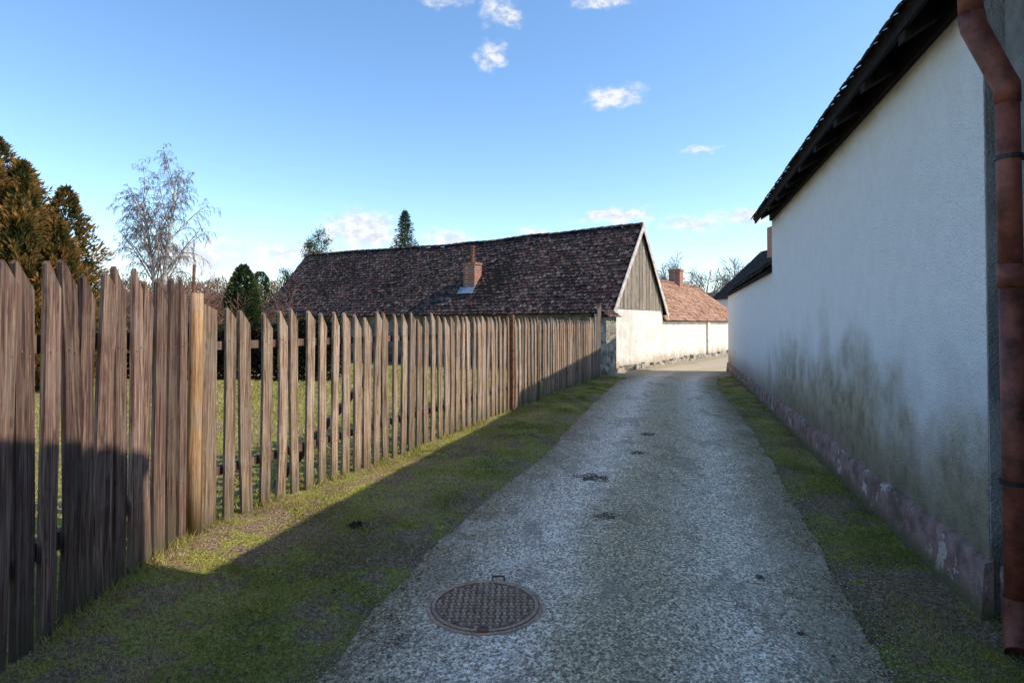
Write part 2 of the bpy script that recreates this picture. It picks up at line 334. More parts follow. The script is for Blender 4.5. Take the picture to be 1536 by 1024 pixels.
# ------------------------------------------------------------ manhole
mh=empty('manhole_cover'); mc=(-.147,3.32)
mbm=MB(); N=48
def ring(mb,r0,r1,z0,z1,r=.5):
    vs=[]
    for k in range(N):
        c=math.cos(2*math.pi*k/N); s_=math.sin(2*math.pi*k/N)
        vs+=[(mc[0]+r0*c,mc[1]+r0*s_,z0),(mc[0]+r0*c,mc[1]+r0*s_,z1),(mc[0]+r1*c,mc[1]+r1*s_,z1),(mc[0]+r1*c,mc[1]+r1*s_,z0)]
    fs=[]
    for k in range(N):
        a=4*k; b=4*((k+1)%N)
        fs+=[(a,b,b+1,a+1),(a+1,b+1,b+2,a+2),(a+2,b+2,b+3,a+3)]
    mb.add(vs,fs,r)
ring(mbm,.299,.318,-.02,.010); ring(mbm,.274,.292,-.02,.014)
t=NT('cast_iron_rusty',.9,.08); n_=t.noise(9,5,.7); t.col(t.mix(t.step(t.noise(60,4,.7),.5,.65),t.ramp(n_,[(.38,(.38,.22,.14)),(.62,(.60,.39,.26))]),(.74,.55,.40))); t.bump(t.noise(120,3),.4,.004); M_iron=t.m
t=NT('iron_recess',.9,.05); t.col(t.ramp(t.noise(40,4,.7),[(.4,(.16,.095,.06)),(.6,(.33,.22,.145))])); M_recess=t.m
mbm.build('frame_rings',M_iron,mh)
mbd=MB(); vs=[(mc[0],mc[1],.009)]+[(mc[0]+.30*math.cos(2*math.pi*k/N),mc[1]+.30*math.sin(2*math.pi*k/N),.0085) for k in range(N)]
mbd.add(vs,[(0,1+k,1+(k+1)%N) for k in range(N)])
mbd.build('plate',M_recess,mh)
mbt=MB(); p=.036
for i in range(-8,9):
    for j in range(-8,9):
        cx=i*p; cy=j*p
        if math.hypot(cx,cy)>.256: continue
        if (i+j)%2: a,b=.0155,.008
        else: a,b=.008,.0155
        c=Vector((mc[0]+cx,mc[1]+cy,0)); zt=.0155; vs=[]
        for z,k in((.007,1.15),(zt,.8)):
            vs+=[(c.x-a*k,c.y-b*k,z),(c.x+a*k,c.y-b*k,z),(c.x+a*k,c.y+b*k,z),(c.x-a*k,c.y+b*k,z)]
        mbt.add(vs,[(4,5,6,7),(0,1,5,4),(1,2,6,5),(2,3,7,6),(3,0,4,7)])
mbt.build('tread_studs',M_iron,mh)
mbh=MB(); mbh.tube([(mc[0]+.03,mc[1]+.31,.008),(mc[0]+.03,mc[1]+.345,.02),(mc[0]+.10,mc[1]+.345,.02),(mc[0]+.10,mc[1]+.31,.008)],.007,6)
mbh.box((mc[0],mc[1]-.287,.012),(.03,0,0),(0,.012,0),(0,0,.006)); mbh.build('lifting_lug',M_rust,mh)
mbh=MB(); mbh.tube([(mc[0],mc[1]-.26,.010),(mc[0],mc[1]-.26,.0168)],.018,12); mbh.build('key_hole',M_clamp,mh)
# ------------------------------------------------------------ fence
Z3=Vector((0,0,1))
NAILS=MB()
def picket(mb,base,f,nrm,w,h,slant,th,lean=0,twist=0,r=.5,z0=0.02,notch=0):
    f2=(f*math.cos(twist)+nrm*math.sin(twist)); n2=(nrm*math.cos(twist)-f*math.sin(twist))
    up=(Z3+f*lean).normalized(); vs=[]
    j=[random.gauss(0,.0025) for _ in range(8)]
    for k in(0,1):
        o=n2*th*k
        lv=[(-w/2+j[0],z0),(w/2+j[1],z0),(w/2*.98+j[2],h*.35),(w/2*.99+j[3],h*.7),(w/2,h-slant),(-w/2+w*.12,h-.006),(-w/2,h-.022),(-w/2*.98+j[4],h*.66),(-w/2*1.0+j[5],h*.3)]
        vs+=[base+f2*a+up*b+o+nrm*(notch*math.sin(b*2.2)) for a,b in lv]
    m=9; fs=[tuple(range(m))[::-1],tuple(range(m,2*m))]+[(i,(i+1)%m,m+(i+1)%m,m+i) for i in range(m)]
    mb.add(vs,fs,r)
    for zz in(.43,1.40):
        if h<1.5 or NAILS is None: continue
        for a in(-.2,.22): NAILS.box(base+f2*(a*w)+up*(zz+random.gauss(0,.012))+n2*(th+.001)+nrm*(notch*math.sin(zz*2.2)),f2*.004,n2*.0015,Z3*.004)
f2=empty('picket_fence')
fd=Vector((.378,1,0)).normalized(); fn=Vector((fd.y,-fd.x,0)); S=Vector((-2.30,4.43,0))
mb=MB(); s=.0
while s<12.7:
    w=random.uniform(.094,.120); h=1.67-.004*s+random.gauss(0,.022)
    if s>12.2: h+=random.uniform(.0,.1)
    r=min(1,max(0,random.gauss(.6,.27)))
    picket(mb,S+fd*(s+.06),fd,fn,w,h,random.uniform(.09,.15),.024,random.gauss(0,.012),random.gauss(0,.06),r,random.uniform(.0,.05),random.gauss(0,.008))
    s+=random.gauss(.182,.010) if s<6.6 else random.gauss(.172,.008)
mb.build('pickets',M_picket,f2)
NAILS.build('nails',M_rust,f2); NAILS=MB()
mb=MB()
for z in(.42,1.38):
    for k in range(4):
        a=S+fd*(3.17*k)+Vector((0,0,z))-fn*.04; b=S+fd*(3.17*(k+1))+Vector((0,0,z+random.uniform(-.02,.02)))-fn*.04
        m=(a+b)/2; ax=(b-a)/2; mb.box(m,ax*.999,fn*.022,Z3*.032,random.random())
for k in(1,3,4): mb.box(S+fd*3.17*k+Vector((0,0,.8))-fn*.115,fd*.045,fn*.045,Z3*.78,random.random())
a=S+fd*1.0+Z3*.1-fn*.2; b=S+fd*2.5+Z3*1.0-fn*.2
mb.box((a+b)/2,(b-a)/2,fn*.02,Z3*.04,.2)
mb.build('rails_and_posts',M_picket_dark,f2)
mb=MB(); b=S+fd*6.36+fn*.055; mb.box(b+Z3*.84,fd*.038,fn*.03,Z3*.86,.5); mb.build('steel_post',M_rust,f2)
mb=MB()
for k in range(5):
    picket(mb,S+fd*(12.75+.16*k)+fn*.02,fd,fn,.13,1.78+.10*k+random.uniform(-.05,.1),.12,.025,.07,0,random.random()*.6)
mb.build('end_planks',M_oldwood,f2)
NAILS=MB()
f1=empty('picket_fence')
gd=Vector((-.05,1,0)).normalized(); gn=Vector((gd.y,-gd.x,0)); G=Vector((-2.33,4.22,0))
mb=MB(); s=0
while s<5.5:
    w=random.uniform(.092,.116); h=1.86+random.gauss(0,.026)
    picket(mb,G-gd*s,gd,gn,w,h,random.uniform(.11,.18),.026,random.gauss(0,.012),random.gauss(0,.06),min(1,max(0,random.gauss(.5,.28))),random.uniform(-.02,.04),random.gauss(0,.014))
    s+=random.gauss(.146,.009)
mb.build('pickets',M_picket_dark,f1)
NAILS.build('nails',M_rust,f1); NAILS=None
mb=MB()
for z in(.45,1.45): mb.box(G-gd*2.75+Z3*z-gn*.045,gd*2.75,gn*.022,Z3*.045,.3)
mb.box(G-gd*2.6+Z3*.8-gn*.12,gd*.05,gn*.05,Z3*.8,.3)
mb.build('rails_and_posts',M_picket_dark,f1)
mb=MB(); mb.tube([(-2.315,4.37,-.05),(-2.31,4.37,.6),(-2.30,4.365,1.2),(-2.29,4.36,1.77)],[.055,.051,.047,.044],12,.7)
mb.build('round_post',M_post,f1,True)
mb=MB(); mb.tube([(-2.41,4.50,0),(-2.40,4.5,1.60),(-2.385,4.5,1.99)],.011,8); mb.build('steel_rod',M_rust,f1)
mb=MB(); picket(mb,Vector((-2.27,4.47,0)),fd,fn,.13,1.70,.05,.03,.0,0,.35); picket(mb,Vector((-2.37,4.25,0)),gd,gn,.11,1.79,.03,.03,.0,0,.75); mb.build('joint_planks',M_picket,f1)
# ------------------------------------------------------------ tiles / houses
def tiles(mb,O,al,up,L,H,w,e,nr,jit=1.0,cf=.22):
    O=Vector(O); rows=int(H/e)+1
    for j in range(rows):
        h0=j*e
        if h0>H: break
        off=(j%2)*w*.5; ncol=int(L/w)+1
        rowr=random.uniform(-.08,.08)
        for i in range(ncol):
            a=i*w+off+random.gauss(0,.004*jit)
            if a>L: continue
            ww=min(w*.96,L-a+.02); ln=min(e*1.6,H-h0+.03); hj=h0+random.gauss(0,.006*jit)
            lift=.030+abs(random.gauss(0,.006*jit)); tk=.016; c=ww*cf
            base=O+al*a; tw=random.gauss(0,.004*jit)
            P=[(0,c*.7,lift),(c,0,lift),(ww-c,0,lift+tw),(ww,c*.7,lift+tw),(ww,ln,.008),(0,ln,.008)]
            top=[base+al*x+up*(hj+y)+nr*z for x,y,z in P]; bot=[p-nr*tk for p in top[:4]]
            mb.add(top+bot,[(0,1,2,3,4,5),(0,6,7,1),(1,7,8,2),(2,8,9,3)],min(1,max(0,random.betavariate(1.6,1.6)+rowr)))
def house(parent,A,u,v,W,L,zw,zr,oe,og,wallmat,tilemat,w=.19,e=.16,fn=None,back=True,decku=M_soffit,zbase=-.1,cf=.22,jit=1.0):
    A=Vector(A); u=Vector(u); v=Vector(v); k=(zr-zw)/(W/2)
    prof=[A+Z3*zbase,A+u*W+Z3*zbase,A+u*W+Z3*zw,A+u*(W/2)+Z3*zr,A+Z3*zw]
    mb=MB(); mb.prism(prof,v*L,skip=(2,3)); mb.build('walls',wallmat,parent)
    sl=(W/2+oe)*math.sqrt(1+k*k); md=MB(); mt=MB(); LL=L+2*og
    for sgn in((1,-1) if back else (1,)):
        E=(A-u*oe if sgn==1 else A+u*(W+oe))-v*og+Z3*(zw-k*oe+.004)
        up=(u*sgn+Z3*k).normalized(); nr=(Z3-u*sgn*k).normalized()
        seg=12
        for q in range(seg):
            o=E+v*LL*q/seg; vv=v*LL/seg
            md.prism([o,o+up*sl,o+up*sl+nr*.05,o+nr*.05],vv,.3)
        tiles(mt,E+nr*.035-up*.03,v,up,LL,sl+.02,w,e,nr,jit,cf)
    RT=A+u*(W/2)-v*og+Z3*(zr+.09*math.sqrt(1+k*k)); n=int(LL/.36)
    for q in range(n):
        o=RT+v*(LL*q/n); vs=[]
        for jx in(0,1):
            for an in range(-3,4):
                t_=an*.42; rr_=.11+.012*(1-jx); vs.append(o+v*(jx*LL/n*1.08)+u*math.sin(t_)*rr_+Z3*(math.cos(t_)*rr_-.12+.012*(1-jx)))
        mt.add(vs,[(a,a+1,a+8,a+7) for a in range(6)]+[(0,1,2,3,4,5,6)],random.random())
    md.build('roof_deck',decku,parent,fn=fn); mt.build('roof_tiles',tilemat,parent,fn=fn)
    return k
u=Vector((.5408,.8412,0)); v=Vector((-.8412,.5408,0)); A=Vector((3.1,18.6,0))
barn=empty('tiled_barn')
def sag(p):
    p=Vector(p); t=(p-A).dot(v)/17.2; t=min(1,max(0,t)); hf=min(1,max(0,(p.z-1.8)/3.1))
    wob=.035*noise.noise((p.x*.55,p.y*.55,0))*2
    return (p.x,p.y,p.z-.13*math.sin(math.pi*t)*hf+wob*hf)
k=house(barn,A,u,v,4.6,17.2,2.17,4.88,.27,.14,M_barnwall,M_tile_old,.185,.15,fn=sag,jit=1.6)
mb=MB(); mb.box(A+u*2.3-v*.02+Z3*1.0,u*2.32,v*.02,Z3*1.05,.5); mb.build('gable_base_wall',M_farwhite,barn)
mb=MB(); s=.02; i=0
while s<4.5:
    w=random.uniform(.14,.2)
    z0=2.02
    za=2.17+k*min(s,4.6-s)-.04; zb=2.17+k*min(s+w,4.6-s-w)-.04
    o=-v*(.035+.01*(i%2)); poly=[A+u*s+Z3*z0+o,A+u*(s+w-.008)+Z3*z0+o,A+u*(s+w-.008)+Z3*max(zb,z0+.02)+o,A+u*s+Z3*max(za,z0+.02)+o]
    mb.prism(poly,-v*.022,random.uniform(.3,.9)); s+=w; i+=1
mb.build('gable_boards',M_oldwood,barn)
mb=MB()
for sg in(1,-1):
    E=(A-u*.30 if sg==1 else A+u*4.90)-v*.17+Z3*(2.17-k*.30); T=A+u*2.3-v*.17+Z3*(4.88); d=(T-E); up=d.normalized(); nr=(Z3-u*sg*k).normalized()
    mb.prism([E-nr*.10,T-nr*.10,T+nr*.07,E+nr*.07],-v*.025,.5)
mb.build('bargeboards',M_paintboard,barn)
ch=A+v*5.95+u*.78
mb=MB(); mb.box(ch+Z3*3.05,u*.22,v*.26,Z3*.72,.5); mb.box(ch+Z3*3.78,u*.25,v*.29,Z3*.04,.5); mb.build('chimney_stack',M_brick,barn)
mb=MB(); mb.tube([ch+Z3*3.8,ch+Z3*4.42],.07,10); mb.tube([ch+Z3*4.38,ch+Z3*4.46],.09,10); mb.build('flue_pipe',M_rust,barn)
mb=MB(); E=A+v*5.95-u*.27+Z3*(2.17-k*.27); up=(u+Z3*k).normalized(); nr=(Z3-u*k).normalized()
mb.box(E+up*1.12+nr*.10,v*.33,up*.16,nr*.012,.5); mb.build('flashing',M_flash,barn)
pier=empty('stone_gate_pier'); pc=Vector((2.72,17.55,0))
mb=MB(); mb.box(pc+Z3*.82,u*.36,v*.2,Z3*.92,.5); mb.build('pier_shaft',M_stone,pier)
mb=MB()
tiles(mb,pc-v*.32*1-u*.45+Z3*1.72,u,(v+Z3*.7).normalized(),.9,.42,.17,.13,(Z3-v*.7).normalized())
tiles(mb,pc+v*.30+u*.45+Z3*1.72,-u,(-v+Z3*.7).normalized(),.9,.40,.17,.13,(Z3+v*.7).normalized())
mb.box(pc+Z3*1.78,u*.42,v*.16,Z3*.05,.4)
mb.build('tile_cap',M_tile_old,pier)
h2=empty('red_roof_house'); A2=A+u*4.75
house(h2,A2,v,u,5.0,13.6,1.72,3.62,.12,.1,M_farwhite,M_tile_red,.24,.2)
mb=MB(); c=A2+v*2.5+u*9.6; mb.box(c+Z3*3.75,u*.3,v*.3,Z3*.62,.5); mb.box(c+Z3*4.38,u*.34,v*.34,Z3*.05,.5); mb.build('chimney_stack',M_brick,h2)
mb=MB(); mb.box(A2+u*6.3-v*.03+Z3*.80,u*.18,v*.06,Z3*.80,.5); mb.build('wall_pilaster',M_farwhite,h2)
bs=empty('stone_footing')
mb=MB(); q=0
while q<18:
    w=random.uniform(.2,.5); hh=random.uniform(.08,.24)
    mb.box(A+u*(q+w/2)-v*random.uniform(.05,.09)+Z3*(hh/2-.03),u*w*.47,v*.08,Z3*hh*.6,.5); q+=w
mb.build('footing_stones',M_stone,bs)
h3=empty('dark_roof_house')
house(h3,(16.75,39,0),(1,0.05,0),(-.05,1,0),7.5,9,3.7,7.2,.3,.2,M_farwhite,M_tile_dark,.3,.26)
mb=MB(); mb.box((17.35,39.4,6.9),(.4,0,0),(0,.4,0),(0,0,1.0)); mb.build('chimney_stack',M_brick,h3)
h4=empty('distant_house'); house(h4,(19.5,58,0),(.1,1,0),(1,-.1,0),7,9,2.4,4.6,.3,.2,M_farwhite,M_tile_old,.4,.35)
h5=empty('distant_house'); house(h5,(-52,66,0),(.1,1,0),(1,-.1,0),8,12,2.6,5.2,.3,.2,M_farwhite,M_tile_red,.4,.35)
# ------------------------------------------------------------ right side buildings
wd=Vector((.2678,.9635,0)); wi=Vector((.9635,-.2678,0)); W0=Vector((2.45,3.1,0))
wb=empty('white_rendered_house')
house(wb,W0,wi,wd,7.2,7.35,3.49,5.98,.27,.04,M_white,M_tile_dark,.19,.16,cf=.12,jit=.5)
mb=MB(); s=.35
while s<7.3:
    mb.box(W0+wd*s-wi*.13+Z3*3.33,wd*.05,wi*.13+Z3*.08,Z3*.05,random.random()); s+=.78
mb.box(W0+wd*3.67-wi*.03+Z3*3.38,wd*3.6,wi*.02,Z3*.10,.5)
mb.box(W0+wd*3.67-wi*.258+Z3*3.295,wd*3.70,wi*.012,Z3*.035,.4)
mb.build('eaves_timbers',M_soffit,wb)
def plinth(parent,s0,s1,z,proud,name='plinth'):
    V=[];F=[];ss=np.arange(s0,s1+1e-6,.05); prof=[(0.0,z+.012),(proud,z-.012),(proud+.006,z*.7),(proud+.012,z*.35),(proud+.03,-.08)]
    for s_ in ss:
        for i,(o,zz) in enumerate(prof):
            o2=o+(.014*noise.noise((s_*1.5,zz*3,1))+.006*noise.noise((s_*9,zz*14,2)) if i else -.01); z2=zz+(.04*noise.noise((s_*1.3,0,5))+.022*noise.noise((s_*8,0,8)) if i<2 else 0)
            p=W0+wd*s_-wi*o2; V.append((p.x,p.y,z2))
    m=len(prof); F=[(a*m+b,a*m+b+1,(a+1)*m+b+1,(a+1)*m+b) for a in range(len(ss)-1) for b in range(m-1)]
    np_mesh(name,V,np.array(F),M_plinth,None,parent,smooth=True)
    mb=MB(); mb.add([V[0],V[1],V[2],V[3],V[4],tuple(Vector(V[0])*1-Vector((0,0,.5)))],[(0,1,2,3,4,5)]); mb.build('plinth_end',M_plinth,parent)
plinth(wb,-.02,7.36,.33,.03)
bw=empty('white_boundary_wall'); B0=W0+wd*7.37
mb=MB(); mb.box(B0+wd*4.8+wi*.17+Z3*1.18,wd*4.8,wi*.165,Z3*1.25,.5); mb.build('wall_body',M_white,bw)
plinth(bw,7.38,17.0,.30,.03)
mb=MB(); cb=B0-wi*.14+Z3*2.42
tiles(mb,cb+Z3*.02,wd,(wi+Z3*.75).normalized(),9.7,.42,.19,.15,(Z3-wi*.75).normalized())
cc=B0+wd*9.7+wi*.48+Z3*2.44
tiles(mb,cc,-wd,(-wi+Z3*.75).normalized(),9.7,.42,.19,.15,(Z3+wi*.75).normalized())
mb.build('coping_tiles',M_tile_dark,bw)
mb=MB(); mb.prism([B0-wi*.13+Z3*2.42,B0+wi*.47+Z3*2.42,B0+wi*.17+Z3*2.66],wd*9.66,.3); mb.build('coping_core',M_soffit,bw)
nb=empty('yard_house'); house(nb,W0+wd*7.6+wi*1.75,wi,wd,6.5,7.9,5.2,7.3,.25,.05,M_farwhite,M_tile_dark,.3,.25)
gb=empty('grey_rendered_house'); house(gb,W0-wd*12.02+wi*.09,wi,wd,7,12.0,4.6,7.0,.36,.02,M_greyplaster,M_tile_dark,.3,.25)
mb=MB(); mb.box(W0-wd*6.02+wi*.07+Z3*.12,wd*6.0,wi*.035,Z3*.2,.5); mb.build('plinth',M_plinth,gb)
mb=MB(); mb.box(W0-wd*.006+wi*.05+Z3*1.7,wd*.006,wi*.047,Z3*1.75,.5); mb.build('corner_strip',M_greyplaster,wb)
dp=empty('rain_downpipe')
px_=2.362
mb=MB(); P=[(2.24,2.93,4.2),(2.25,2.925,3.25),(2.255,2.92,3.02)]
mb.tube(P,.052,16); mb.build('upper_pipe',M_pipe,dp,True)
mb=MB(); mb.tube([(2.255,2.92,3.06),(2.26,2.915,3.0),(px_-.015,2.865,2.74),(px_,2.845,2.68),(px_,2.845,2.6)],[.056,.056,.054,.054,.054],16); mb.build('offset_bend',M_pipe,dp,True)
mb=MB(); mb.tube([(px_,2.845,2.68),(px_+.006,2.845,1.78)],.049,16); mb.tube([(px_+.006,2.845,1.83),(px_+.006,2.845,1.72)],.054,16); mb.tube([(px_+.006,2.845,1.78),(px_+.014,2.845,.2)],.049,16); mb.build('main_pipe',M_pipe,dp,True)
mb=MB(); mb.tube([(px_+.014,2.845,.26),(px_+.012,2.84,.17),(px_-.02,2.80,.10),(px_-.06,2.745,.05)],[.053,.055,.056,.058],16,cap=False); mb.build('shoe',M_pipe,dp,True)
mb=MB()
for z in(2.34,.80):
    mb.tube([(px_+.004,2.845,z-.010),(px_+.004,2.845,z+.010)],.056,16); mb.box((2.44,2.85,z),(.05,0,0),(0,.01,0),(0,0,.01))
mb.build('pipe_clamps',M_clamp,dp)
# ------------------------------------------------------------ trees
def grow(mb,p,d,L,R,lev,maxlev,nch,spread,droop,seg=4,gnarl=.15,rndbase=0.0,sides=(7,5,4,3,3,3),lr=.62,rmin=.0035):
    pts=[Vector(p)]; d=Vector(d).normalized(); dirs=[d.copy()]
    for i in range(seg):
        w=Vector((random.gauss(0,1),random.gauss(0,1),random.gauss(0,1)))*gnarl
        d=(d+w*(.5+.3*lev)-Z3*droop[min(lev,len(droop)-1)]*(i+1)/seg).normalized(); pts.append(pts[-1]+d*L/seg); dirs.append(d.copy())
    rad=[max(R*(1-.65*i/seg),rmin) for i in range(seg+1)]
    mb.tube(pts,rad,sides[min(lev,5)],rndbase+lev*.25 if lev<4 else 1,cap=False)
    if lev>=maxlev: return
    for c in range(nch[lev]):
        t=(.25 if lev==0 else .12)+(.8 if lev==0 else .86)*(c+random.random()*.7)/nch[lev]; t=min(t,.99); i=int(t*seg); fr=t*seg-i
        q=pts[i].lerp(pts[min(i+1,seg)],fr); dd=dirs[i]; a=dd.cross(Vector((random.gauss(0,1),random.gauss(0,1),random.gauss(0,1)))).normalized()
        nd=(dd+a*spread[lev]*random.uniform(.7,1.2)).normalized()
        grow(mb,q,nd,L*lr*random.uniform(.7,1.15)*(1.15-.5*t),max(R*(1-.65*t)*.5,rmin),lev+1,maxlev,nch,spread,droop,max(3,seg-1),gnarl,rndbase,sides,lr,rmin)
bt=empty('birch_tree'); mb=MB(); bp=Vector((-12.9,22,0))
mb.tube([bp,bp+Vector((0,0,1.2)),bp+Vector((.02,0,2.4))],[.17,.14,.12],8,0)
grow(mb,bp+Z3*1.3,(.07,0,1),5.2,.10,0,4,[17,8,7,5],[.55,.75,.85,.9],[-.06,.08,.55,1.2,1.6],7,.06,lr=.45,rmin=.0035)
grow(mb,bp+Z3*1.5,(-.26,.1,1),4.6,.085,0,4,[15,8,7,5],[.55,.75,.85,.9],[-.08,.08,.55,1.2,1.6],7,.06,lr=.45,rmin=.0035)
grow(mb,bp+Z3*2.2,(-.06,-.2,1),3.6,.06,0,4,[10,8,6,5],[.6,.8,.8,.9],[-.08,.08,.55,1.2,1.6],6,.06,lr=.46,rmin=.0035)
mb.build('trunk_and_twigs',M_birch,bt)
def bare(name,base,H,mat,sp=.8,R=.15,n=(9,7,6,5),rmin=.008):
    e=empty(name); mb=MB(); base=Vector(base)
    grow(mb,base,(random.gauss(0,.05),0,1),H*.62,R,0,3,list(n),[sp,.8,.8,.8],[0,-.05,0,.1],5,.15,lr=.62,rmin=rmin)
    mb.build('trunk_and_twigs',mat,e); return e
for k_,(x_,y_,h_) in enumerate([(20.5,78,11.6),(23.0,82,12.2),(25.6,80,11.4),(27.8,85,12),(29.9,83,11.8),(32,86,12),(18.2,84,9.8)]):
    bare('bare_tree',(x_,y_,0),h_,M_twig_far,R=.22,rmin=.022)
for (x_,y_,h_) in [(-10.9,20.5,3.5),(-11.8,21.5,3.3),(-10.2,22.5,3.4),(-13.5,20.0,3.0),(-16,24,3.6),(-9.9,19.7,2.8),(-14.5,21,3.0),(-11.3,20.0,3.3)]:
    e=empty('bare_shrub'); mb=MB()
    for q in range(10): grow(mb,(x_+random.gauss(0,.25),y_+random.gauss(0,.25),0),(random.gauss(0,.3),random.gauss(0,.3),1),h_*.75,.03,0,2,[10,8],[.6,.7],[0,0,.1],4,.15,lr=.5,rmin=.006)
    mb.build('stems',M_twig,e)
def leafcloud(name,pts,dirs,ln,wd_,rnd,mat,parent):
    n=len(pts); d=dirs/np.linalg.norm(dirs,axis=1)[:,None]; r=rng.normal(size=(n,3)); s=np.cross(d,r); s/=np.linalg.norm(s,axis=1)[:,None]
    ln=np.asarray(ln)*np.ones(n); wd_=np.asarray(wd_)*np.ones(n)
    P=np.stack([pts,pts+d*ln[:,None]*.5+s*wd_[:,None],pts+d*ln[:,None],pts+d*ln[:,None]*.5-s*wd_[:,None]],1).reshape(-1,3)
    return np_mesh(name,P,np.arange(4*n).reshape(-1,4),mat,np.repeat(np.clip(rnd,0,1),4),parent)
def cone_crown(base,H,R,z0,n,pw=.8,clump=1.6,amp=.5,up=.8):
    t=rng.random(n)**1.25; a=rng.uniform(0,2*np.pi,n)
    prof=R*np.minimum((1-t)**pw,1)*np.minimum(1,.55+t*3)
    cl=np.array([noise.noise((math.cos(q)*clump*1.2+base[0],math.sin(q)*clump*1.2+base[1],tt*H*clump*.9)) for q,tt in zip(a,t)])
    rr_=prof*(1+amp*cl)*rng.uniform(.45,1.05,n)**.6
    P=np.stack([base[0]+rr_*np.cos(a),base[1]+rr_*np.sin(a),z0+t*(H-z0)],-1)
    D=np.stack([np.cos(a),np.sin(a),np.full(n,up)],-1)+rng.normal(0,.35,(n,3))
    return P,D,cl
th=empty('thuja_tree')
for (bx,by,H,R) in [(-12.4,14.3,6.0,1.9),(-11.5,14.0,5.3,1.4),(-10.9,14.6,4.8,1.3),(-13.4,13.5,5.7,1.6),(-12.0,12.9,4.9,1.5),(-10.5,13.8,3.9,1.0),(-10.9,13.2,4.3,1.1),(-11.9,13.6,5.5,1.0),(-11.2,13.7,4.9,1.2)]:
    P,D,cl=cone_crown((bx,by),H,R,.2,11500,.70,3.0,1.0,.9)
    leafcloud('crown',P,D,rng.uniform(.07,.19,len(P)),rng.uniform(.012,.03,len(P)),.50+1.3*cl+rng.normal(0,.2,len(P)),M_thuja,th)
    mb=MB(); mb.tube([(bx,by,0),(bx,by,H*.8)],[.09,.02],6); mb.build('trunk',M_bark,th)
def spruce(name,base,H,R,mat,z0=.5):
    e=empty(name); P=[];D=[]; Rn=[]
    z=z0
    while z<H-.1:
        t=(z-z0)/(H-z0); rl_=R*(1-t)**.85*random.uniform(.85,1.1); nb_=random.randint(6,9); a0=random.random()*6.28
        for b in range(nb_):
            a=a0+b*6.28/nb_+random.gauss(0,.15); L=rl_*random.uniform(.7,1.1); m=int(16+L*36)
            for q in range(m):
                f=random.random(); x=f*L; dz=-.25*x*(1-t)+.12*x*x/(L+.01)
                side=random.gauss(0,.10*(1-f)*L+.02)
                P.append((base[0]+math.cos(a)*x-math.sin(a)*side,base[1]+math.sin(a)*x+math.cos(a)*side,z+dz+random.gauss(0,.07)))
                D.append((math.cos(a)+random.gauss(0,.5),math.sin(a)+random.gauss(0,.5),random.gauss(-.2,.5))); Rn.append(random.gauss(.5,.25)+.2*f)
        z+=.17+.20*(1-t)*random.uniform(.7,1.3)
    leafcloud('crown',np.array(P),np.array(D),rng.uniform(.12,.28,len(P)),rng.uniform(.02,.035,len(P)),np.array(Rn),mat,e)
    mb=MB(); mb.tube([(base[0],base[1],0),(base[0],base[1],H+.1)],[.2,.01],6); mb.build('trunk',M_bark,e)
spruce('spruce_tree',(-8.05,45,0),10.1,3.0,M_spruce)
def evergreen(name,base,H,R,n,mat,pw=.6):
    e=empty(name); P,D,cl=cone_crown(base,H,R,.15,n,pw,1.8,.8,.6)
    leafcloud('crown',P,D,rng.uniform(.08,.18,n),rng.uniform(.02,.04,n),.4+.8*cl+rng.normal(0,.2,n),mat,e)
    mb=MB(); mb.tube([(base[0],base[1],0),(base[0],base[1],H*.7)],[.08,.02],6); mb.build('trunk',M_bark,e)
evergreen('evergreen_shrub',(-9.4,21),3.55,.85,9000,M_ever)
evergreen('evergreen_shrub',(-12.6,30),4.1,1.0,5000,M_ever,.5)
pn_=empty('pine_tree'); mb=MB(); b=Vector((-13.1,35.5,0)); grow(mb,b,(.04,0,1),5.7,.16,0,2,[11,6],[.95,.8],[0,-.15,-.1],5,.08,lr=.40); mb.build('trunk',M_bark,pn_)
P=[];D=[]
ve=[Vector(q) for q in mb.v if q[2]>2.5]
for q in range(7500):
    c=random.choice(ve); P.append(c+Vector((random.gauss(0,.16),random.gauss(0,.16),random.gauss(.05,.1)))); D.append((random.gauss(0,1),random.gauss(0,1),random.gauss(.5,.6)))
leafcloud('crown',np.array(P),np.array(D),.16,.02,rng.normal(.5,.25,len(P)),M_ever,pn_)
hg=empty('garden_hedge'); n=34000; x=rng.uniform(-15,-4.6,n); y=16.2+rng.uniform(-.5,.5,n)-.12*(x+5); top=1.5+.35*fbm(x,y,1.1,3)
z=rng.random(n)**.7*top; leafcloud('leaves',np.stack([x,y,z],-1),np.stack([rng.normal(0,1,n),rng.normal(-.5,1,n),rng.normal(.5,.6,n)],-1),.13,.035,rng.normal(.45,.25,n),M_hedge,hg)
tl=empty('distant_woodland'); n=30000; x=rng.uniform(-95,-18,n); y=70+rng.uniform(-4,4,n); top=6.4+1.8*fbm(x,y,.12,3)+1.2*fbm(x,y,.5,1)
z=rng.random(n)*top; leafcloud('crowns',np.stack([x,y,z],-1),np.stack([rng.normal(0,.6,n),rng.normal(0,.6,n),np.ones(n)],-1),.9,.05,rng.normal(.5,.25,n),foliage('winter_crowns',[(.10,.065,.05),(.2,.13,.095),(.27,.18,.13)]),tl)
xsn=np.linspace(-500,500,120); V=[];F=[]
prof=[(220,0),(260,.55),(320,1.0),(420,.9)]
for i,xx_ in enumerate(xsn):
    hh=15+5*noise.noise((xx_*.006,0,0))+2.5*noise.noise((xx_*.03,4,0))
    for (yy_,kf) in prof: V.append((xx_,yy_,hh*kf-.5))
F=[(a*4+b,(a+1)*4+b,(a+1)*4+b+1,a*4+b+1) for a in range(119) for b in range(3)]
np_mesh('hills',V,np.array(F),M_hill,smooth=True)
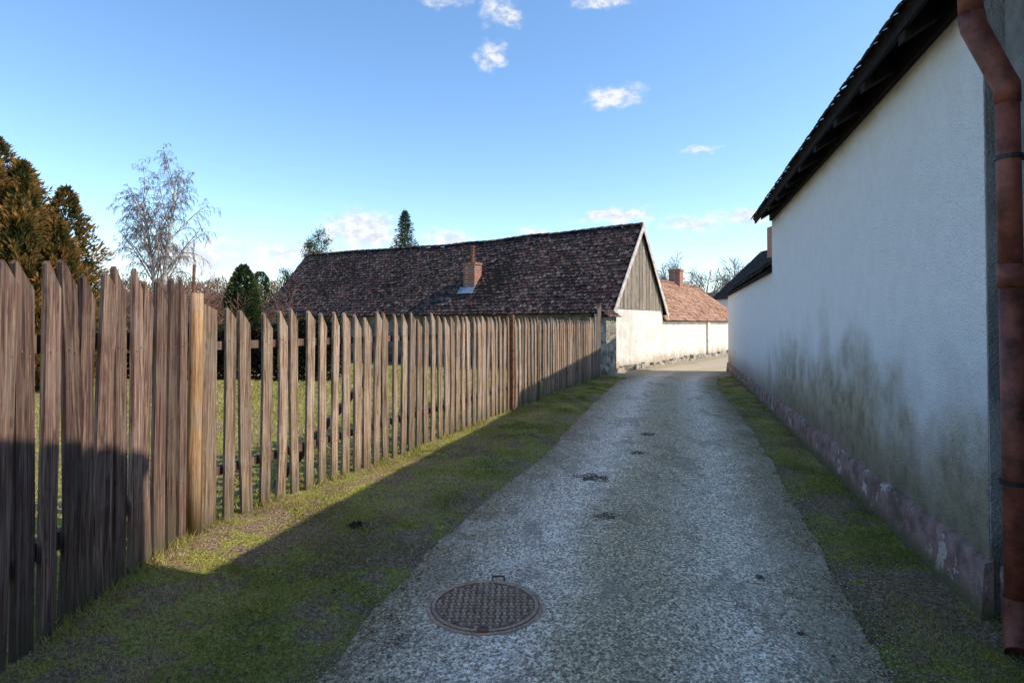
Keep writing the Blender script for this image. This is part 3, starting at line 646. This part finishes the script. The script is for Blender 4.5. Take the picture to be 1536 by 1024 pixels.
# ------------------------------------------------------------ light
sd=Vector((.768,-.113,.638)).normalized(); elev=math.asin(sd.z); rot=math.atan2(sd.x,sd.y)
sl=bpy.data.lights.new('sun','SUN'); sl.energy=5.0; sl.angle=math.radians(.5); sl.color=(1,.90,.76)
so=bpy.data.objects.new('sun',sl); so.rotation_euler=sd.to_track_quat('Z','Y').to_euler(); link_obj(so)
w=bpy.data.worlds.new('World'); scene.world=w; w.use_nodes=True; nt=w.node_tree; bg=nt.nodes['Background']
sky=nt.nodes.new('ShaderNodeTexSky'); sky.sky_type='NISHITA'; sky.sun_disc=False; sky.sun_elevation=elev; sky.sun_rotation=rot
sky.air_density=1.0; sky.dust_density=.5; sky.ozone_density=1.8; sky.altitude=300
hs=nt.nodes.new('ShaderNodeHueSaturation'); hs.inputs['Saturation'].default_value=1.14; hs.inputs['Value'].default_value=1.8
nt.links.new(sky.outputs[0],hs.inputs['Color'])
class WN(NT):
    def __init__(s,t): s.t=t; s.tc=s.n('ShaderNodeTexCoord'); s.co=s.tc.outputs['Generated']
t=WN(nt); sp=t.sep(); az=t.math('MULTIPLY',t.math('ARCTAN2',sp[0],sp[1]),57.2958); el=t.math('MULTIPLY',t.math('ARCSINE',sp[2]),57.2958)
ae=t.comb(az,el,0.0)
wn=t.n('ShaderNodeTexNoise'); t.l(t.map((.9,1.3,1),ae),wn.inputs['Vector']); wn.inputs['Scale'].default_value=.55; wn.inputs['Detail'].default_value=3
wv=t.n('ShaderNodeVectorMath'); wv.operation='MULTIPLY_ADD'; t.l(wn.outputs['Color'],wv.inputs[0]); wv.inputs[1].default_value=(3.8,2.2,0); wv.inputs[2].default_value=(-1.9,-1.1,0)
wa=t.n('ShaderNodeVectorMath'); wa.operation='ADD'; t.l(ae,wa.inputs[0]); t.l(wv.outputs[0],wa.inputs[1]); ae2=wa.outputs[0]
clouds=[(-.8,27.6,3.2,1.8,1),(-2.1,24.2,2.3,2.1,.8),(9.6,20.6,4.8,1.7,1),(8.7,28.3,4.6,.9,.9),(17.5,15.6,3.2,.8,.8),(9.9,9.9,5.8,1.4,1.15),(16.8,9.1,5,1.7,.9),(21.5,9.3,4,1.4,.95),(-13.9,8.4,6.2,3.3,1.25),(-6.2,7.8,4.8,1.5,1.05),(-21,6.4,7,2.0,1),(-27.5,5.4,9,2.8,1.05),(2,8.6,2.4,.9,.85),(-6.8,28.4,4.5,1.2,.6),(-37,5.0,10,2.4,.9)]
tot=None
for a,e,rx,ry,it in clouds:
    s1=t.n('ShaderNodeVectorMath'); s1.operation='SUBTRACT'; t.l(ae2,s1.inputs[0]); s1.inputs[1].default_value=(a,e,0)
    s2=t.n('ShaderNodeVectorMath'); s2.operation='MULTIPLY'; t.l(s1.outputs[0],s2.inputs[0]); s2.inputs[1].default_value=(1/rx,1/ry,0)
    s3=t.n('ShaderNodeVectorMath'); s3.operation='LENGTH'; t.l(s2.outputs[0],s3.inputs[0])
    mval=t.math('MULTIPLY',t.step(s3.outputs['Value'],1.0,.0),it)
    tot=mval if tot is None else t.math('MAXIMUM',tot,mval)
cn=t.n('ShaderNodeTexNoise'); t.l(t.map((.7,1.2,1),ae),cn.inputs['Vector']); cn.inputs['Scale'].default_value=1.1; cn.inputs['Detail'].default_value=6; cn.inputs['Roughness'].default_value=.65
cm=t.step(t.math('MULTIPLY',tot,t.math('ADD',t.math('MULTIPLY',t.math('SUBTRACT',cn.outputs['Fac'],.5),1.9),.75)),.08,.78)
cc_=t.ramp(cn.outputs['Fac'],[(.38,(4.6,4.9,5.5)),(.56,(6.6,6.7,6.9))])
fin=t.mix(t.math('MULTIPLY',cm,.95),hs.outputs[0],cc_)
nt.links.new(fin,bg.inputs[0]); bg.inputs[1].default_value=.15
# ------------------------------------------------------------ camera
cd=bpy.data.cameras.new('camera'); cam=bpy.data.objects.new('camera',cd); link_obj(cam); cam.location=(0,0,1.55); cam.rotation_euler=(math.radians(91.0),0,0)
cd.sensor_width=36; cd.lens=21.1; cd.shift_y=-.0278; cd.clip_end=2000; cd.clip_start=.05; scene.camera=cam
scene.view_settings.view_transform='Standard'; scene.view_settings.look='None'; scene.view_settings.exposure=0
